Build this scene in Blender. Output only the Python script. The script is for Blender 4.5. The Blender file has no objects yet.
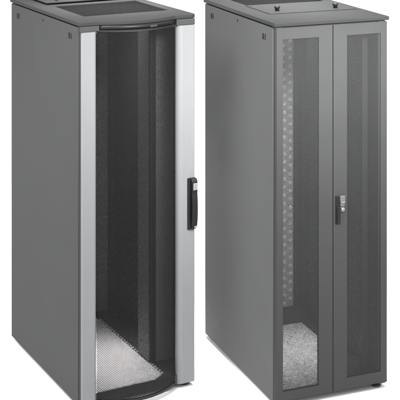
import bpy, bmesh, math, random
from mathutils import Vector, Matrix

# ------------------------------------------------------------------ scene, camera, light
S = bpy.context.scene
C = S.collection
random.seed(4)

ZO = 0.022                       # height of the cabinet bodies above the floor (levelling feet)
cam_d = bpy.data.cameras.new("camera")
cam = bpy.data.objects.new("camera", cam_d)
C.objects.link(cam)
cam.location = (0, 0, 2.7327 + ZO)
cam.rotation_euler = (math.radians(90), 0, 0)
cam_d.sensor_width = 36.0
cam_d.lens = 1315.63 / 400 * 36.0
cam_d.shift_x = (200 - 277.86) / 400
cam_d.shift_y = -(200 + 173.01) / 400
cam_d.clip_end = 500
S.camera = cam

W_ = bpy.data.worlds.new("World")
S.world = W_
W_.use_nodes = True
W_.node_tree.nodes["Background"].inputs[0].default_value = (1, 1, 1, 1)
W_.node_tree.nodes["Background"].inputs[1].default_value = 1.22
S.view_settings.view_transform = 'Standard'
S.view_settings.look = 'None'
S.view_settings.exposure = 0
S.view_settings.gamma = 1
S.cycles.max_bounces = 8
S.cycles.diffuse_bounces = 5


def softbox(name, loc, target, sx, sy, power, spread=180):
    d = bpy.data.lights.new(name, 'AREA')
    d.shape = 'RECTANGLE'
    d.size, d.size_y, d.energy = sx, sy, power
    d.spread = math.radians(spread)
    o = bpy.data.objects.new(name, d)
    C.objects.link(o)
    o.location = loc
    o.rotation_euler = (Vector(target) - Vector(loc)).to_track_quat('-Z', 'Y').to_euler()
    return o


softbox("key_softbox_a", (0.18, 4.78, 2.5), (-0.76, 6.36, 1.50), 0.7, 0.35, 8, 52)
softbox("key_softbox_b", (1.14, 4.78, 2.5), (0.36, 6.38, 1.52), 0.6, 0.35, 17.5, 50)
softbox("side_softbox", (-4.2, 5.0, 1.8), (-0.6, 6.7, 1.4), 2.2, 1.6, 16, 120)
softbox("added_high_fill", (-1.9, 4.7, 4.2), (-0.25, 6.7, 0.9), 2.2, 2.2, 64, 80)  # added fill for the side panel that the first cabinet shades
softbox("added_top_fill_a", (-0.88, 6.91, 3.9), (-0.84, 6.75, 1.0), 0.5, 0.5, 7, 21)  # added narrow fill, aimed through the lid vent onto the base plate
softbox("added_top_fill_b", (-0.05, 7.40, 3.9), (0.07, 6.92, 1.0), 0.5, 1.3, 18, 27)  # added fill sent down the second lid vent to brighten its plate
softbox("added_rear_fill", (-2.95, 10.0, 0.70), (-0.28, 6.85, 0.30), 1.2, 1.2, 22, 44)  # added low fill for the rear part of the second side panel


# ------------------------------------------------------------------ materials
def paint(name, col, rough=0.5, metal=0.0, spec=0.3, grain=0.06, bump=0.02, scale=260.0, blotch=0.05, stretch=1.0):
    m = bpy.data.materials.new(name)
    m.use_nodes = True
    nt = m.node_tree
    b = nt.nodes["Principled BSDF"]
    b.inputs["Roughness"].default_value = rough
    b.inputs["Metallic"].default_value = metal
    b.inputs["Specular IOR Level"].default_value = spec
    tc = nt.nodes.new("ShaderNodeTexCoord")
    n1 = nt.nodes.new("ShaderNodeTexNoise")
    n1.inputs["Scale"].default_value = scale
    n1.inputs["Detail"].default_value = 3
    n2 = nt.nodes.new("ShaderNodeTexNoise")
    n2.inputs["Scale"].default_value = 3.0
    n2.inputs["Detail"].default_value = 4
    mp = nt.nodes.new("ShaderNodeMapping")
    mp.inputs["Scale"].default_value = (1, 1, stretch)
    nt.links.new(tc.outputs["Object"], mp.inputs["Vector"])
    nt.links.new(mp.outputs[0], n1.inputs["Vector"])
    nt.links.new(tc.outputs["Object"], n2.inputs["Vector"])

    def mr(src, amp):
        r = nt.nodes.new("ShaderNodeMapRange")
        r.inputs[1].default_value = 0.3
        r.inputs[2].default_value = 0.7
        r.inputs[3].default_value = 1 - amp
        r.inputs[4].default_value = 1 + amp
        nt.links.new(src.outputs["Fac"], r.inputs[0])
        return r
    a, c = mr(n1, grain), mr(n2, blotch)
    mul = nt.nodes.new("ShaderNodeMath")
    mul.operation = 'MULTIPLY'
    nt.links.new(a.outputs[0], mul.inputs[0])
    nt.links.new(c.outputs[0], mul.inputs[1])
    mix = nt.nodes.new("ShaderNodeVectorMath")
    mix.operation = 'SCALE'
    mix.inputs[0].default_value = col
    nt.links.new(mul.outputs[0], mix.inputs["Scale"])
    nt.links.new(mix.outputs[0], b.inputs["Base Color"])
    rr = nt.nodes.new("ShaderNodeMath")
    rr.operation = 'MULTIPLY'
    rr.inputs[1].default_value = rough
    nt.links.new(c.outputs[0], rr.inputs[0])
    nt.links.new(rr.outputs[0], b.inputs["Roughness"])
    if bump:
        bp = nt.nodes.new("ShaderNodeBump")
        bp.inputs["Strength"].default_value = bump
        bp.inputs["Distance"].default_value = 0.002
        nt.links.new(n1.outputs["Fac"], bp.inputs["Height"])
        nt.links.new(bp.outputs[0], b.inputs["Normal"])
    return m


M = dict(
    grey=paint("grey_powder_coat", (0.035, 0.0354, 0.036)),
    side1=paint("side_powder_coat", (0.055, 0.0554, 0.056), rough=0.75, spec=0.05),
    side2_lifted=paint("side_powder_coat", (0.078, 0.0786, 0.0795), rough=0.75, spec=0.04),  # same coat lightened to make up for light the first cabinet blocks
    lid=paint("lid_powder_coat", (0.032, 0.0323, 0.0328), rough=0.6, spec=0.05),
    door_mesh=paint("grey_mesh_steel", (0.035, 0.0354, 0.036), bump=0),
    hole_light=paint("hole_light_pale", (0.92, 0.92, 0.92), rough=0.6, grain=0.02, blotch=0.02),  # pale colour stands for white background showing through rear door holes
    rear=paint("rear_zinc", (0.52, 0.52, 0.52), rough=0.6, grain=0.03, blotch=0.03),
    lock=paint("lock_grey", (0.095, 0.095, 0.096), rough=0.4),
    slot=paint("slot_black", (0.018, 0.018, 0.018), rough=0.8, spec=0.02, bump=0),
    lid2=paint("lid_powder_coat", (0.030, 0.0303, 0.0308), rough=0.6, spec=0.05),
    recess=paint("vent_steel", (0.009, 0.0091, 0.0093), rough=0.6, spec=0.05),
    black=paint("black_steel", (0.014, 0.014, 0.015), rough=0.5),
    mesh=paint("black_mesh_steel", (0.0125, 0.0125, 0.0128), rough=0.5, spec=0.15),
    inner=paint("inner_steel", (0.035, 0.035, 0.036), rough=0.6),
    rail=paint("rail_steel", (0.17, 0.17, 0.17), rough=0.5),
    silver=paint("silver_aluminium", (0.19, 0.192, 0.195), rough=0.45, metal=0.15, grain=0.05, scale=500, blotch=0.03, stretch=0.012),
    zinc=paint("zinc_plate", (0.82, 0.82, 0.82), rough=0.55, grain=0.03, blotch=0.03),
    plastic=paint("black_plastic", (0.011, 0.011, 0.0115), rough=0.35, spec=0.22),
    chrome=paint("satin_chrome", (0.34, 0.34, 0.345), rough=0.3, metal=0.7, bump=0),
    floor=paint("white_floor", (0.92, 0.92, 0.92), rough=0.9, spec=0.0, grain=0.0, blotch=0.0, bump=0),
)

# ------------------------------------------------------------------ mesh helpers
OFF = Vector((-0.30, -0.48, ZO))


def box(bm, x0, x1, y0, y1, z0, z1, bev=0.002, mi=0, seg=2):
    r = bmesh.ops.create_cube(bm, size=1)
    vs = r["verts"]
    for v in vs:
        v.co = Vector((x0 + (v.co.x + .5) * (x1 - x0), y0 + (v.co.y + .5) * (y1 - y0), z0 + (v.co.z + .5) * (z1 - z0)))
    fs = set(f for v in vs for f in v.link_faces)
    for f in fs:
        f.material_index = mi
    if bev:
        es = set(e for v in vs for e in v.link_edges)
        r = bmesh.ops.bevel(bm, geom=list(es), offset=bev, segments=seg, affect='EDGES', profile=0.5)
        for f in r["faces"]:
            f.material_index = mi
    return bm


def prism(bm, pts, z0, z1, bev=0.0, mi=0, seg=2):
    """plan polygon (x, y) counter-clockwise, extruded in z"""
    lo = [bm.verts.new((x, y, z0)) for x, y in pts]
    hi = [bm.verts.new((x, y, z1)) for x, y in pts]
    n = len(pts)
    fs = [bm.faces.new(lo[::-1]), bm.faces.new(hi)]
    for i in range(n):
        fs.append(bm.faces.new((lo[i], lo[(i + 1) % n], hi[(i + 1) % n], hi[i])))
    for f in fs:
        f.material_index = mi
    if bev:
        es = list(fs[1].edges) + list(fs[0].edges)
        r = bmesh.ops.bevel(bm, geom=es, offset=bev, segments=seg, affect='EDGES', profile=0.5)
        for f in r["faces"]:
            f.material_index = mi
    return bm


def lathe(bm, cx, cy, cz, prof, axis='z', seg=20, mi=0):
    """prof: list of (radius, height) from bottom to top along axis ('z' or 'y-' outward)"""
    rings = []
    for r, h in prof:
        ring = []
        for k in range(seg):
            a = 2 * math.pi * k / seg
            if axis == 'z':
                p = (cx + r * math.cos(a), cy + r * math.sin(a), cz + h)
            elif axis == 'y':
                p = (cx + r * math.cos(a), cy - h, cz + r * math.sin(a))
            else:
                p = (cx - h, cy - r * math.cos(a), cz + r * math.sin(a))
            ring.append(bm.verts.new(p))
        rings.append(ring)
    for i in range(len(rings) - 1):
        for k in range(seg):
            f = bm.faces.new((rings[i][k], rings[i][(k + 1) % seg], rings[i + 1][(k + 1) % seg], rings[i + 1][k]))
            f.material_index = mi
            f.smooth = True
    f = bm.faces.new(rings[-1])
    f.material_index = mi
    f = bm.faces.new(rings[0][::-1])
    f.material_index = mi
    return bm


def obj(name, bm, mats, parent=None, off=OFF):
    bmesh.ops.recalc_face_normals(bm, faces=bm.faces)
    me = bpy.data.meshes.new(name)
    bm.to_mesh(me)
    bm.free()
    if off is not None:
        me.transform(Matrix.Translation(off))
    for m in (mats if isinstance(mats, (list, tuple)) else [mats]):
        me.materials.append(m)
    o = bpy.data.objects.new(name, me)
    C.objects.link(o)
    if parent:
        o.parent = parent
    return o


def B():
    return bmesh.new()


def perforated(name, x0, x1, z0, z1, pitch, ratio, yf, thick, mat, parent, px=None, nside=6, level=None):
    """steel sheet with real round holes in staggered rows; yf(x) gives the depth of its face"""
    px = px or pitch
    pz = pitch
    R = [(0.0, 1.0), (-.5, .5 * 2 / 3 + 1 / 6.), (-.5, -.5), (0, -1), (.5, -.5), (.5, .5)]
    # hexagonal cell: width px, row spacing pz*0.866
    hs = pz * 0.866
    hexv = [(px * .5, hs / 3), (0, hs * 2 / 3), (-px * .5, hs / 3), (-px * .5, -hs / 3), (0, -hs * 2 / 3), (px * .5, -hs / 3)]
    verts, faces, idx = [], [], {}

    def vert(x, z, y):
        k = (round(x * 2e5), round(z * 2e5), y)
        if k not in idx:
            idx[k] = len(verts)
            if level is None:
                verts.append((x + OFF.x, yf(x) + y + OFF.y, z + OFF.z))
            else:
                verts.append((x + OFF.x, z + OFF.y, level - y + OFF.z))
        return idx[k]
    r = ratio * min(px, pz) * 0.5
    rows = int((z1 - z0) / hs)
    cols = int((x1 - x0) / px)
    for i in range(rows + 1):
        cz = z0 + i * hs
        for j in range(cols + 1):
            cx = x0 + j * px + (px * .5 if i % 2 else 0)
            if cx > x1:
                continue
            hv = []
            for k in range(6):
                a, b = hexv[k], hexv[(k + 1) % 6]
                hv.append(a)
                if nside == 12:
                    hv.append(((a[0] + b[0]) / 2, (a[1] + b[1]) / 2))
            n = len(hv)
            of = [vert(cx + h[0], cz + h[1], 0.0) for h in hv]
            inn, inb = [], []
            for h in hv:
                a = math.atan2(h[1], h[0])
                inn.append(vert(cx + r * math.cos(a), cz + r * math.sin(a), 0.0))
                inb.append(vert(cx + r * math.cos(a), cz + r * math.sin(a), thick))
            ob = [vert(cx + h[0], cz + h[1], thick) for h in hv]
            for k in range(n):
                l = (k + 1) % n
                faces.append((of[k], of[l], inn[l], inn[k]))
                faces.append((inn[k], inn[l], inb[l], inb[k]))
                faces.append((ob[l], ob[k], inb[k], inb[l]))
    me = bpy.data.meshes.new(name)
    me.from_pydata(verts, [], faces)
    bm = bmesh.new()
    bm.from_mesh(me)
    bmesh.ops.recalc_face_normals(bm, faces=bm.faces)
    bm.to_mesh(me)
    bm.free()
    me.materials.append(mat)
    o = bpy.data.objects.new(name, me)
    C.objects.link(o)
    o.parent = parent
    return o


def plate_with_hole(name, outline, hole, z0, z1, bev, mat, parent):
    """flat plate with a bevelled rim and a rectangular opening"""
    cu = bpy.data.curves.new(name, 'CURVE')
    cu.dimensions = '2D'
    cu.fill_mode = 'BOTH'
    for pts in (outline, hole):
        sp = cu.splines.new('POLY')
        sp.points.add(len(pts) - 1)
        for p, q in zip(sp.points, pts):
            p.co = (q[0], q[1], 0, 1)
        sp.use_cyclic_u = True
    cu.extrude = (z1 - z0) / 2 - bev
    cu.bevel_depth = bev
    cu.bevel_resolution = 2
    cu.offset = -bev
    tmp = bpy.data.objects.new(name, cu)
    me = bpy.data.meshes.new_from_object(tmp)
    bpy.data.objects.remove(tmp)
    bm = bmesh.new()
    bm.from_mesh(me)
    bmesh.ops.translate(bm, vec=(0, 0, (z0 + z1) / 2), verts=bm.verts)
    bmesh.ops.remove_doubles(bm, verts=bm.verts, dist=1e-5)
    for f in bm.faces:
        f.smooth = False
    return obj(name, bm, mat, parent)


def cabinet(name, x, y, rot, label, cat):
    o = bpy.data.objects.new(name, None)
    C.objects.link(o)
    o.empty_display_size = 0.2
    c, s = math.cos(rot), math.sin(rot)
    o.location = (x - (OFF.x * c - OFF.y * s), y - (OFF.x * s + OFF.y * c), 0)
    o.rotation_euler = (0, 0, rot)
    o["label"] = label
    o["category"] = cat
    return o


# ------------------------------------------------------------------ setting
bm = B()
bmesh.ops.create_grid(bm, x_segments=1, y_segments=1, size=80)
fl = obj("floor", bm, M["floor"], off=None)
fl.location = (0, 30, 0)
fl["kind"] = "structure"


# ------------------------------------------------------------------ shared carcass
def carcass(root, H, D, slots, dot, side_mat):
    # side panels with their latches
    for side in (0, 1):
        x0, x1 = (0.0, 0.016) if side == 0 else (0.584, 0.600)
        bm = box(B(), x0, x1, 0.024, D - 0.006, 0.0, H - 0.007, 0.0025)
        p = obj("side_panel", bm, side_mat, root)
        for yy, zz in slots:
            bm = B()
            for d, wd in ((-0.014, 0.004), (0.008, 0.011)):
                if side == 0:
                    box(bm, -0.0012, 0.004, yy + d - 0.006, yy + d + wd, zz - 0.014, zz + 0.014, 0.0008)
                else:
                    box(bm, 0.596, 0.6012, yy + d - 0.006, yy + d + wd, zz - 0.014, zz + 0.014, 0.0008)
            obj("latch", bm, M["slot"], p)
        bm = B()
        lathe(bm, -0.0 if side == 0 else 0.600, dot[0], dot[1],
              [(0.006, -0.002), (0.006, 0.0012), (0.004, 0.0018)] if side == 0 else [(0.004, -0.0018), (0.006, -0.0012), (0.006, 0.002)],
              axis='x', seg=14)
        obj("earth_stud", bm, M["slot"], p)
    # corner posts
    for px0, py0 in ((0.006, 0.006), (0.554, 0.006), (0.006, D - 0.046), (0.554, D - 0.046)):
        obj("corner_post", box(B(), px0, px0 + 0.040, py0, py0 + 0.040, 0.002, H - 0.002, 0.002), M["inner"], root)
    # top ring under the lid
    bm = B()
    box(bm, 0.010, 0.590, 0.010, 0.050, H - 0.04, H - 0.001, 0.001)
    box(bm, 0.010, 0.590, D - 0.05, D - 0.010, H - 0.04, H - 0.001, 0.001)
    box(bm, 0.0165, 0.055, 0.0505, D - 0.0505, H - 0.04, H - 0.001, 0.001)
    box(bm, 0.545, 0.5835, 0.0505, D - 0.0505, H - 0.04, H - 0.001, 0.001)
    obj("top_frame", bm, M["inner"], root)
    # levelling feet
    for fx, fy in ((0.05, 0.05), (0.565, 0.045), (0.04, D - 0.05), (0.56, D - 0.05)):
        bm = lathe(B(), fx, fy, 0, [(0.020, -0.022), (0.023, -0.020), (0.023, -0.013), (0.014, -0.009), (0.008, -0.008), (0.008, 0.001)])
        obj("levelling_foot", bm, M["inner"], root)


def knob(parent, x, y, z, r, h, mat):
    bm = lathe(B(), x, y, z, [(r * 0.7, 0), (r * 0.7, h * 0.45), (r, h * 0.5), (r, h * 0.9), (r * 0.8, h)], seg=16)
    return obj("knob", bm, mat, parent)


# ------------------------------------------------------------------ first cabinet: bowed front door
H, D = 1.792, 1.0123
r1 = cabinet("server_cabinet", -0.9324, 6.1929, 0.5184,
             "dark grey server cabinet with bowed black mesh door, silver stiles and black pull handle",
             "server cabinet")
carcass(r1, H, D, ((0.893, 1.732), (0.128, 1.733)), (0.508, 1.758), M["side1"])
BOW = 0.075


def bow(x, b=BOW, y0=0.010):
    t = (x - 0.295) / 0.208
    return y0 - (b + y0) * max(0.0, 1 - t * t)


# lid with bowed front lip
ZT = H + 0.019
pts = [(-0.004, D + 0.004), (-0.004, 0.010), (0.006, -0.003), (0.092, -0.004)]
pts += [(x, bow(x, 0.048) - 0.008) for x in [0.105 + 0.385 * k / 24 for k in range(25)]]
pts += [(0.500, -0.004), (0.590, -0.004), (0.602, 0.002), (0.606, 0.016), (0.606, D + 0.004)]
lid = plate_with_hole("lid", pts, [(0.096, 0.186), (0.549, 0.186), (0.549, 0.615), (0.096, 0.615)], H, ZT, 0.004, M["lid"], r1)
# raised rims round the recessed top panel, so the panel lies lower
perforated("vent_panel", 0.092, 0.553, 0.182, 0.619, 0.0085, 0.80, None, 0.001, M["recess"], lid, level=ZT - 0.008)  # panel is perforated to pass the added top fill to the base plate
obj("cover_plate", box(B(), 0.075, 0.56, 0.665, 0.985, ZT + 0.006, ZT + 0.012, 0.002), M["lid"], lid)
for kx, ky in ((0.155, 0.735), (0.470, 0.715)):
    knob(lid, kx, ky, ZT + 0.012, 0.011, 0.036, M["black"])
obj("cable_grommet", box(B(), 0.085, 0.15, 0.90, 0.965, ZT + 0.012, ZT + 0.020, 0.003), M["black"], lid)

# fascia under the lid: two end blocks and a bowed visor
obj("fascia_block", box(B(), 0.004, 0.098, -0.002, 0.0235, 1.7635, H - 0.0015, 0.002), M["grey"], r1)
obj("fascia_block", box(B(), 0.502, 0.602, -0.002, 0.0235, 1.7595, H - 0.0015, 0.003), M["grey"], r1)
xs = [0.100 + 0.400 * k / 28 for k in range(29)]
bm = prism(B(), [(x, bow(x, 0.062) - 0.001) for x in xs] + [(0.5, 0.02), (0.1, 0.02)], 1.7690, H - 0.0015, 0.0)
for f in bm.faces:
    f.smooth = abs(f.normal.z) < 0.5
fas = obj("visor", bm, M["plastic"], r1)
bm = B()
xc = [0.335 + 0.040 * k / 6 for k in range(7)]
prism(bm, [(x, bow(x, 0.062) - 0.0028) for x in xc] + [(x, bow(x, 0.062) + 0.001) for x in xc[::-1]], 1.7735, 1.7835, 0.0)
obj("badge", bm, M["inner"], fas)

# door
door = perforated("front_door", 0.090, 0.500, 0.014, 1.762, 0.0063, 0.81, lambda x: bow(x) + 0.003, 0.0007, M["mesh"], r1)
xs = [0.0875 + 0.412 * k / 30 for k in range(31)]
for z0, z1 in ((0.002, 0.014), (1.7600, 1.7680)):
    obj("rail", prism(B(), [(x, bow(x)) for x in xs] + [(x, bow(x) + 0.012) for x in xs[::-1]], z0, z1, 0.0), M["black"], door)
arcR = [(0.535 - 0.030 * math.sin(a), 0.024 - 0.024 * math.cos(a)) for a in [math.pi / 2 * k / 10 for k in range(11)]]
pts = [(0.602, 0.0235), (0.602, 0.005), (0.600, 0.0015), (0.597, 0.0)][::1]
right = [(0.5035, 0.0235)] + arcR[::-1][1:] + [(0.597, 0.0), (0.600, 0.0015), (0.602, 0.005), (0.602, 0.0235)]
bm = prism(B(), right, 0.0, 1.7585, 0.0012)
for f in bm.faces:
    f.smooth = abs(f.normal.z) < 0.5 and f.normal.x < -0.05 and f.normal.y < 0
obj("stile", bm, M["silver"], door)
left = [(0.008, 0.0235), (0.008, 0.006), (0.010, 0.002), (0.014, 0.0)]
left += [(0.072 + 0.013 * math.sin(a), 0.013 - 0.013 * math.cos(a)) for a in [math.pi / 2 * k / 8 for k in range(9)]] + [(0.085, 0.0235)]
obj("stile", prism(B(), left, 0.0, 1.7625, 0.0012), M["silver"], door)
# pull handle: back plate, bowed grip, light key flap and small mark
bm = box(B(), 0.560, 0.603, -0.009, 0.001, 0.752, 1.006, 0.004, seg=3)
prof = [(-0.012, 0.756), (-0.020, 0.761), (-0.0255, 0.770), (-0.029, 0.784), (-0.0315, 0.800), (-0.0335, 0.820), (-0.0345, 0.845),
        (-0.0345, 0.870), (-0.0335, 0.895), (-0.031, 0.918), (-0.029, 0.934), (-0.0305, 0.944), (-0.031, 0.950), (-0.031, 0.984),
        (-0.029, 0.993), (-0.024, 1.000), (-0.014, 1.004)]
N = len(prof) - 1
ring = []
for yo, zz in prof:
    th = 0.012 if 0.79 < zz < 0.94 else -yo - 0.008
    w0, w1 = 0.5745, 0.6035
    c = 0.004
    ring.append([bm.verts.new(p) for p in ((w0, yo + th, zz), (w0, yo + c, zz), (w0 + c, yo, zz), (w1 - c, yo, zz), (w1, yo + c, zz), (w1, yo + th, zz))])
for i in range(N):
    for k in range(6):
        f = bm.faces.new((ring[i][k], ring[i][(k + 1) % 6], ring[i + 1][(k + 1) % 6], ring[i + 1][k]))
bm.faces.new(ring[0])
bm.faces.new(ring[-1][::-1])
box(bm, 0.5785, 0.601, -0.0325, -0.030, 0.9500, 0.9835, 0.001, mi=1)
box(bm, 0.586, 0.601, -0.0290, -0.020, 0.7640, 0.7730, 0.001, mi=1)
obj("pull_handle", bm, [M["plastic"], M["chrome"]], door)

# inside
bm = B()
box(bm, 0.017, 0.583, 0.010, D - 0.012, 0.002, 0.044, 0.001)
obj("base_pan", bm, M["inner"], r1)
pts = [(0.045, 0.012), (0.394, 0.012), (0.444, 0.045), (0.444, 0.90), (0.045, 0.90)]
bm = prism(B(), pts, 0.0445, 0.050, 0.0)
for k in range(30):
    yy = 0.06 + k * 0.0275
    prism(bm, [(0.4485, yy), (0.459, yy + 0.002), (0.459, yy + 0.012), (0.4485, yy + 0.010)], 0.0445, 0.050, 0.0)
obj("base_plate", bm, M["zinc"], r1)
obj("mounting_rail", box(B(), 0.448, 0.476, 0.212, 0.345, 0.0505, 1.75, 0.001), M["rail"], r1)
obj("mounting_rail", box(B(), 0.124, 0.152, 0.212, 0.345, 0.0505, 1.75, 0.001), M["rail"], r1)
obj("side_baffle", box(B(), 0.4805, 0.578, 0.199, 0.206, 0.0505, 1.75, 0.001), M["rail"], r1)
bm = B()
box(bm, 0.4475, 0.480, 0.196, 0.2115, 0.0505, 1.75, 0.001)
obj("rail_shade", bm, M["black"], r1)  # black strip stands in for the shadow gap beside the rail
# rear panel
bm = box(B(), 0.006, 0.594, D - 0.005, D + 0.010, 0.004, H - 0.007, 0.002)
rp = obj("rear_panel", bm, M["rail"], r1)

# ------------------------------------------------------------------ second cabinet: split double doors
H, D = 1.7847, 0.9598
r2 = cabinet("server_cabinet", -0.0148, 6.2247, 0.407,
             "dark grey server cabinet with two flat grey mesh doors and small central lock",
             "server cabinet")
carcass(r2, H, D, ((0.846, 1.727), (0.131, 1.722)), (0.478, 1.753), M["side2_lifted"])
ZT = H + 0.020
lid = plate_with_hole("lid", [(-0.005, -0.008), (0.607, -0.008), (0.607, D + 0.004), (-0.005, D + 0.004)],
                      [(0.110, 0.612), (0.558, 0.612), (0.558, 0.900), (0.110, 0.900)], H + 0.001, ZT, 0.004, M["lid2"], r2)
obj("access_panel", box(B(), 0.092, 0.570, 0.272, 0.600, ZT - 0.001, ZT + 0.004, 0.0015), M["lid2"], lid)
perforated("vent_panel", 0.106, 0.562, 0.608, 0.904, 0.0085, 0.80, None, 0.001, M["recess"], lid, level=ZT - 0.008)  # perforated so the added overhead fill gets inside
bm = B()
for a in ((0.0835, 0.0905, 0.266, 0.600), (0.0835, 0.578, 0.2615, 0.2655)):
    box(bm, a[0], a[1], a[2], a[3], ZT - 0.001, ZT + 0.0008, 0.0003)
obj("panel_gap", bm, M["black"], lid)
for kx, ky in ((0.165, 0.355), (0.480, 0.335)):
    knob(lid, kx, ky, ZT + 0.004, 0.015, 0.026, M["black"])

# front doors
ZB, ZD = 0.008, H - 0.006


def door_leaf(x0, x1, wx0, wx1, wz0, wz1):
    bm = B()
    box(bm, x0, wx0, 0.0, 0.020, ZB, ZD, 0.0018)
    box(bm, wx1, x1, 0.0, 0.020, ZB, ZD, 0.0018)
    box(bm, wx0 - .002, wx1 + .002, 0.0003, 0.0195, ZB + .0003, wz0, 0.0008)
    box(bm, wx0 - .002, wx1 + .002, 0.0003, 0.0195, wz1, ZD - .0003, 0.0008)
    d = obj("door", bm, M["grey"], r2)
    perforated("perforated_panel", wx0 - 0.004, wx1 + 0.004, wz0 - 0.004, wz1 + 0.004, 0.0056, 0.79,
               lambda x: 0.004, 0.0006, M["door_mesh"], d)
    return d


dl = door_leaf(0.009, 0.3045, 0.043, 0.230, 0.052, 1.723)
dr = door_leaf(0.3075, 0.600, 0.382, 0.565, 0.064, 1.723)
# swing handle
bm = box(B(), 0.3185, 0.3440, -0.007, 0.001, 0.815, 0.951, 0.003)
box(bm, 0.3225, 0.3405, -0.013, -0.006, 0.820, 0.900, 0.003)
box(bm, 0.3385, 0.3650, -0.016, 0.001, 0.922, 0.951, 0.003, mi=2)
box(bm, 0.3405, 0.3630, -0.013, 0.001, 0.902, 0.9205, 0.002, mi=2)
box(bm, 0.3415, 0.3630, -0.0185, -0.012, 0.9185, 0.9235, 0.001, mi=1)
box(bm, 0.3430, 0.3620, -0.008, 0.001, 0.872, 0.9015, 0.002, mi=2)
lathe(bm, 0.3535, -0.007, 0.886, [(0.009, 0), (0.009, 0.007), (0.007, 0.010), (0.003, 0.0105)], axis='y', seg=18, mi=1)
box(bm, 0.3528, 0.3542, -0.0186, -0.0172, 0.8815, 0.8905, 0, mi=0)
obj("swing_handle", bm, [M["plastic"], M["chrome"], M["lock"]], dr)

# inside
bm = B()
box(bm, 0.017, 0.583, 0.024, D - 0.012, 0.002, 0.0165, 0.001)
box(bm, 0.047, 0.553, 0.850, D - 0.013, 0.017, 0.068, 0.002)
obj("base_pan", bm, M["inner"], r2)
obj("base_plate", prism(B(), [(0.05, 0.03), (0.40, 0.03), (0.40, 0.30), (0.520, 0.30), (0.520, 0.845), (0.05, 0.845)], 0.017, 0.0205, 0.0), M["zinc"], r2)
obj("gusset", box(B(), 0.402, 0.519, 0.030, 0.298, 0.017, 0.0210, 0.001), M["grey"], r2)
for x0 in (0.048, 0.515):
    obj("mounting_rail", box(B(), x0, x0 + 0.030, 0.10, 0.140, 0.0215, 1.74, 0.001), M["inner"], r2)
# rear door: frame round a zinc sheet with staggered rows of pale discs painted as light through holes
bm = B()
box(bm, 0.006, 0.080, D - 0.005, D + 0.012, 0.004, H - 0.007, 0.002)
box(bm, 0.521, 0.594, D - 0.005, D + 0.012, 0.004, H - 0.007, 0.002)
box(bm, 0.0805, 0.5205, D - 0.0045, D + 0.0115, 0.004, 0.074, 0.002)
box(bm, 0.0805, 0.5205, D - 0.0045, D + 0.0115, 1.735, H - 0.007, 0.002)
rd = obj("rear_door", bm, M["inner"], r2)
sheet = obj("rear_sheet", box(B(), 0.0802, 0.5208, D - 0.004, D + 0.004, 0.0742, 1.7348, 0.0006), M["rear"], rd)
bm = B()
for c in range(12):
    for r in range(36):
        lathe(bm, 0.097 + c * 0.037, D - 0.004, 0.093 + r * 0.046 + (0.023 if c % 2 else 0),
              [(0.0125, -0.0005), (0.0125, 0.001), (0.009, 0.0028), (0.004, 0.0034)], axis='y', seg=12)
obj("hole_light_rows", bm, M["hole_light"], rd)
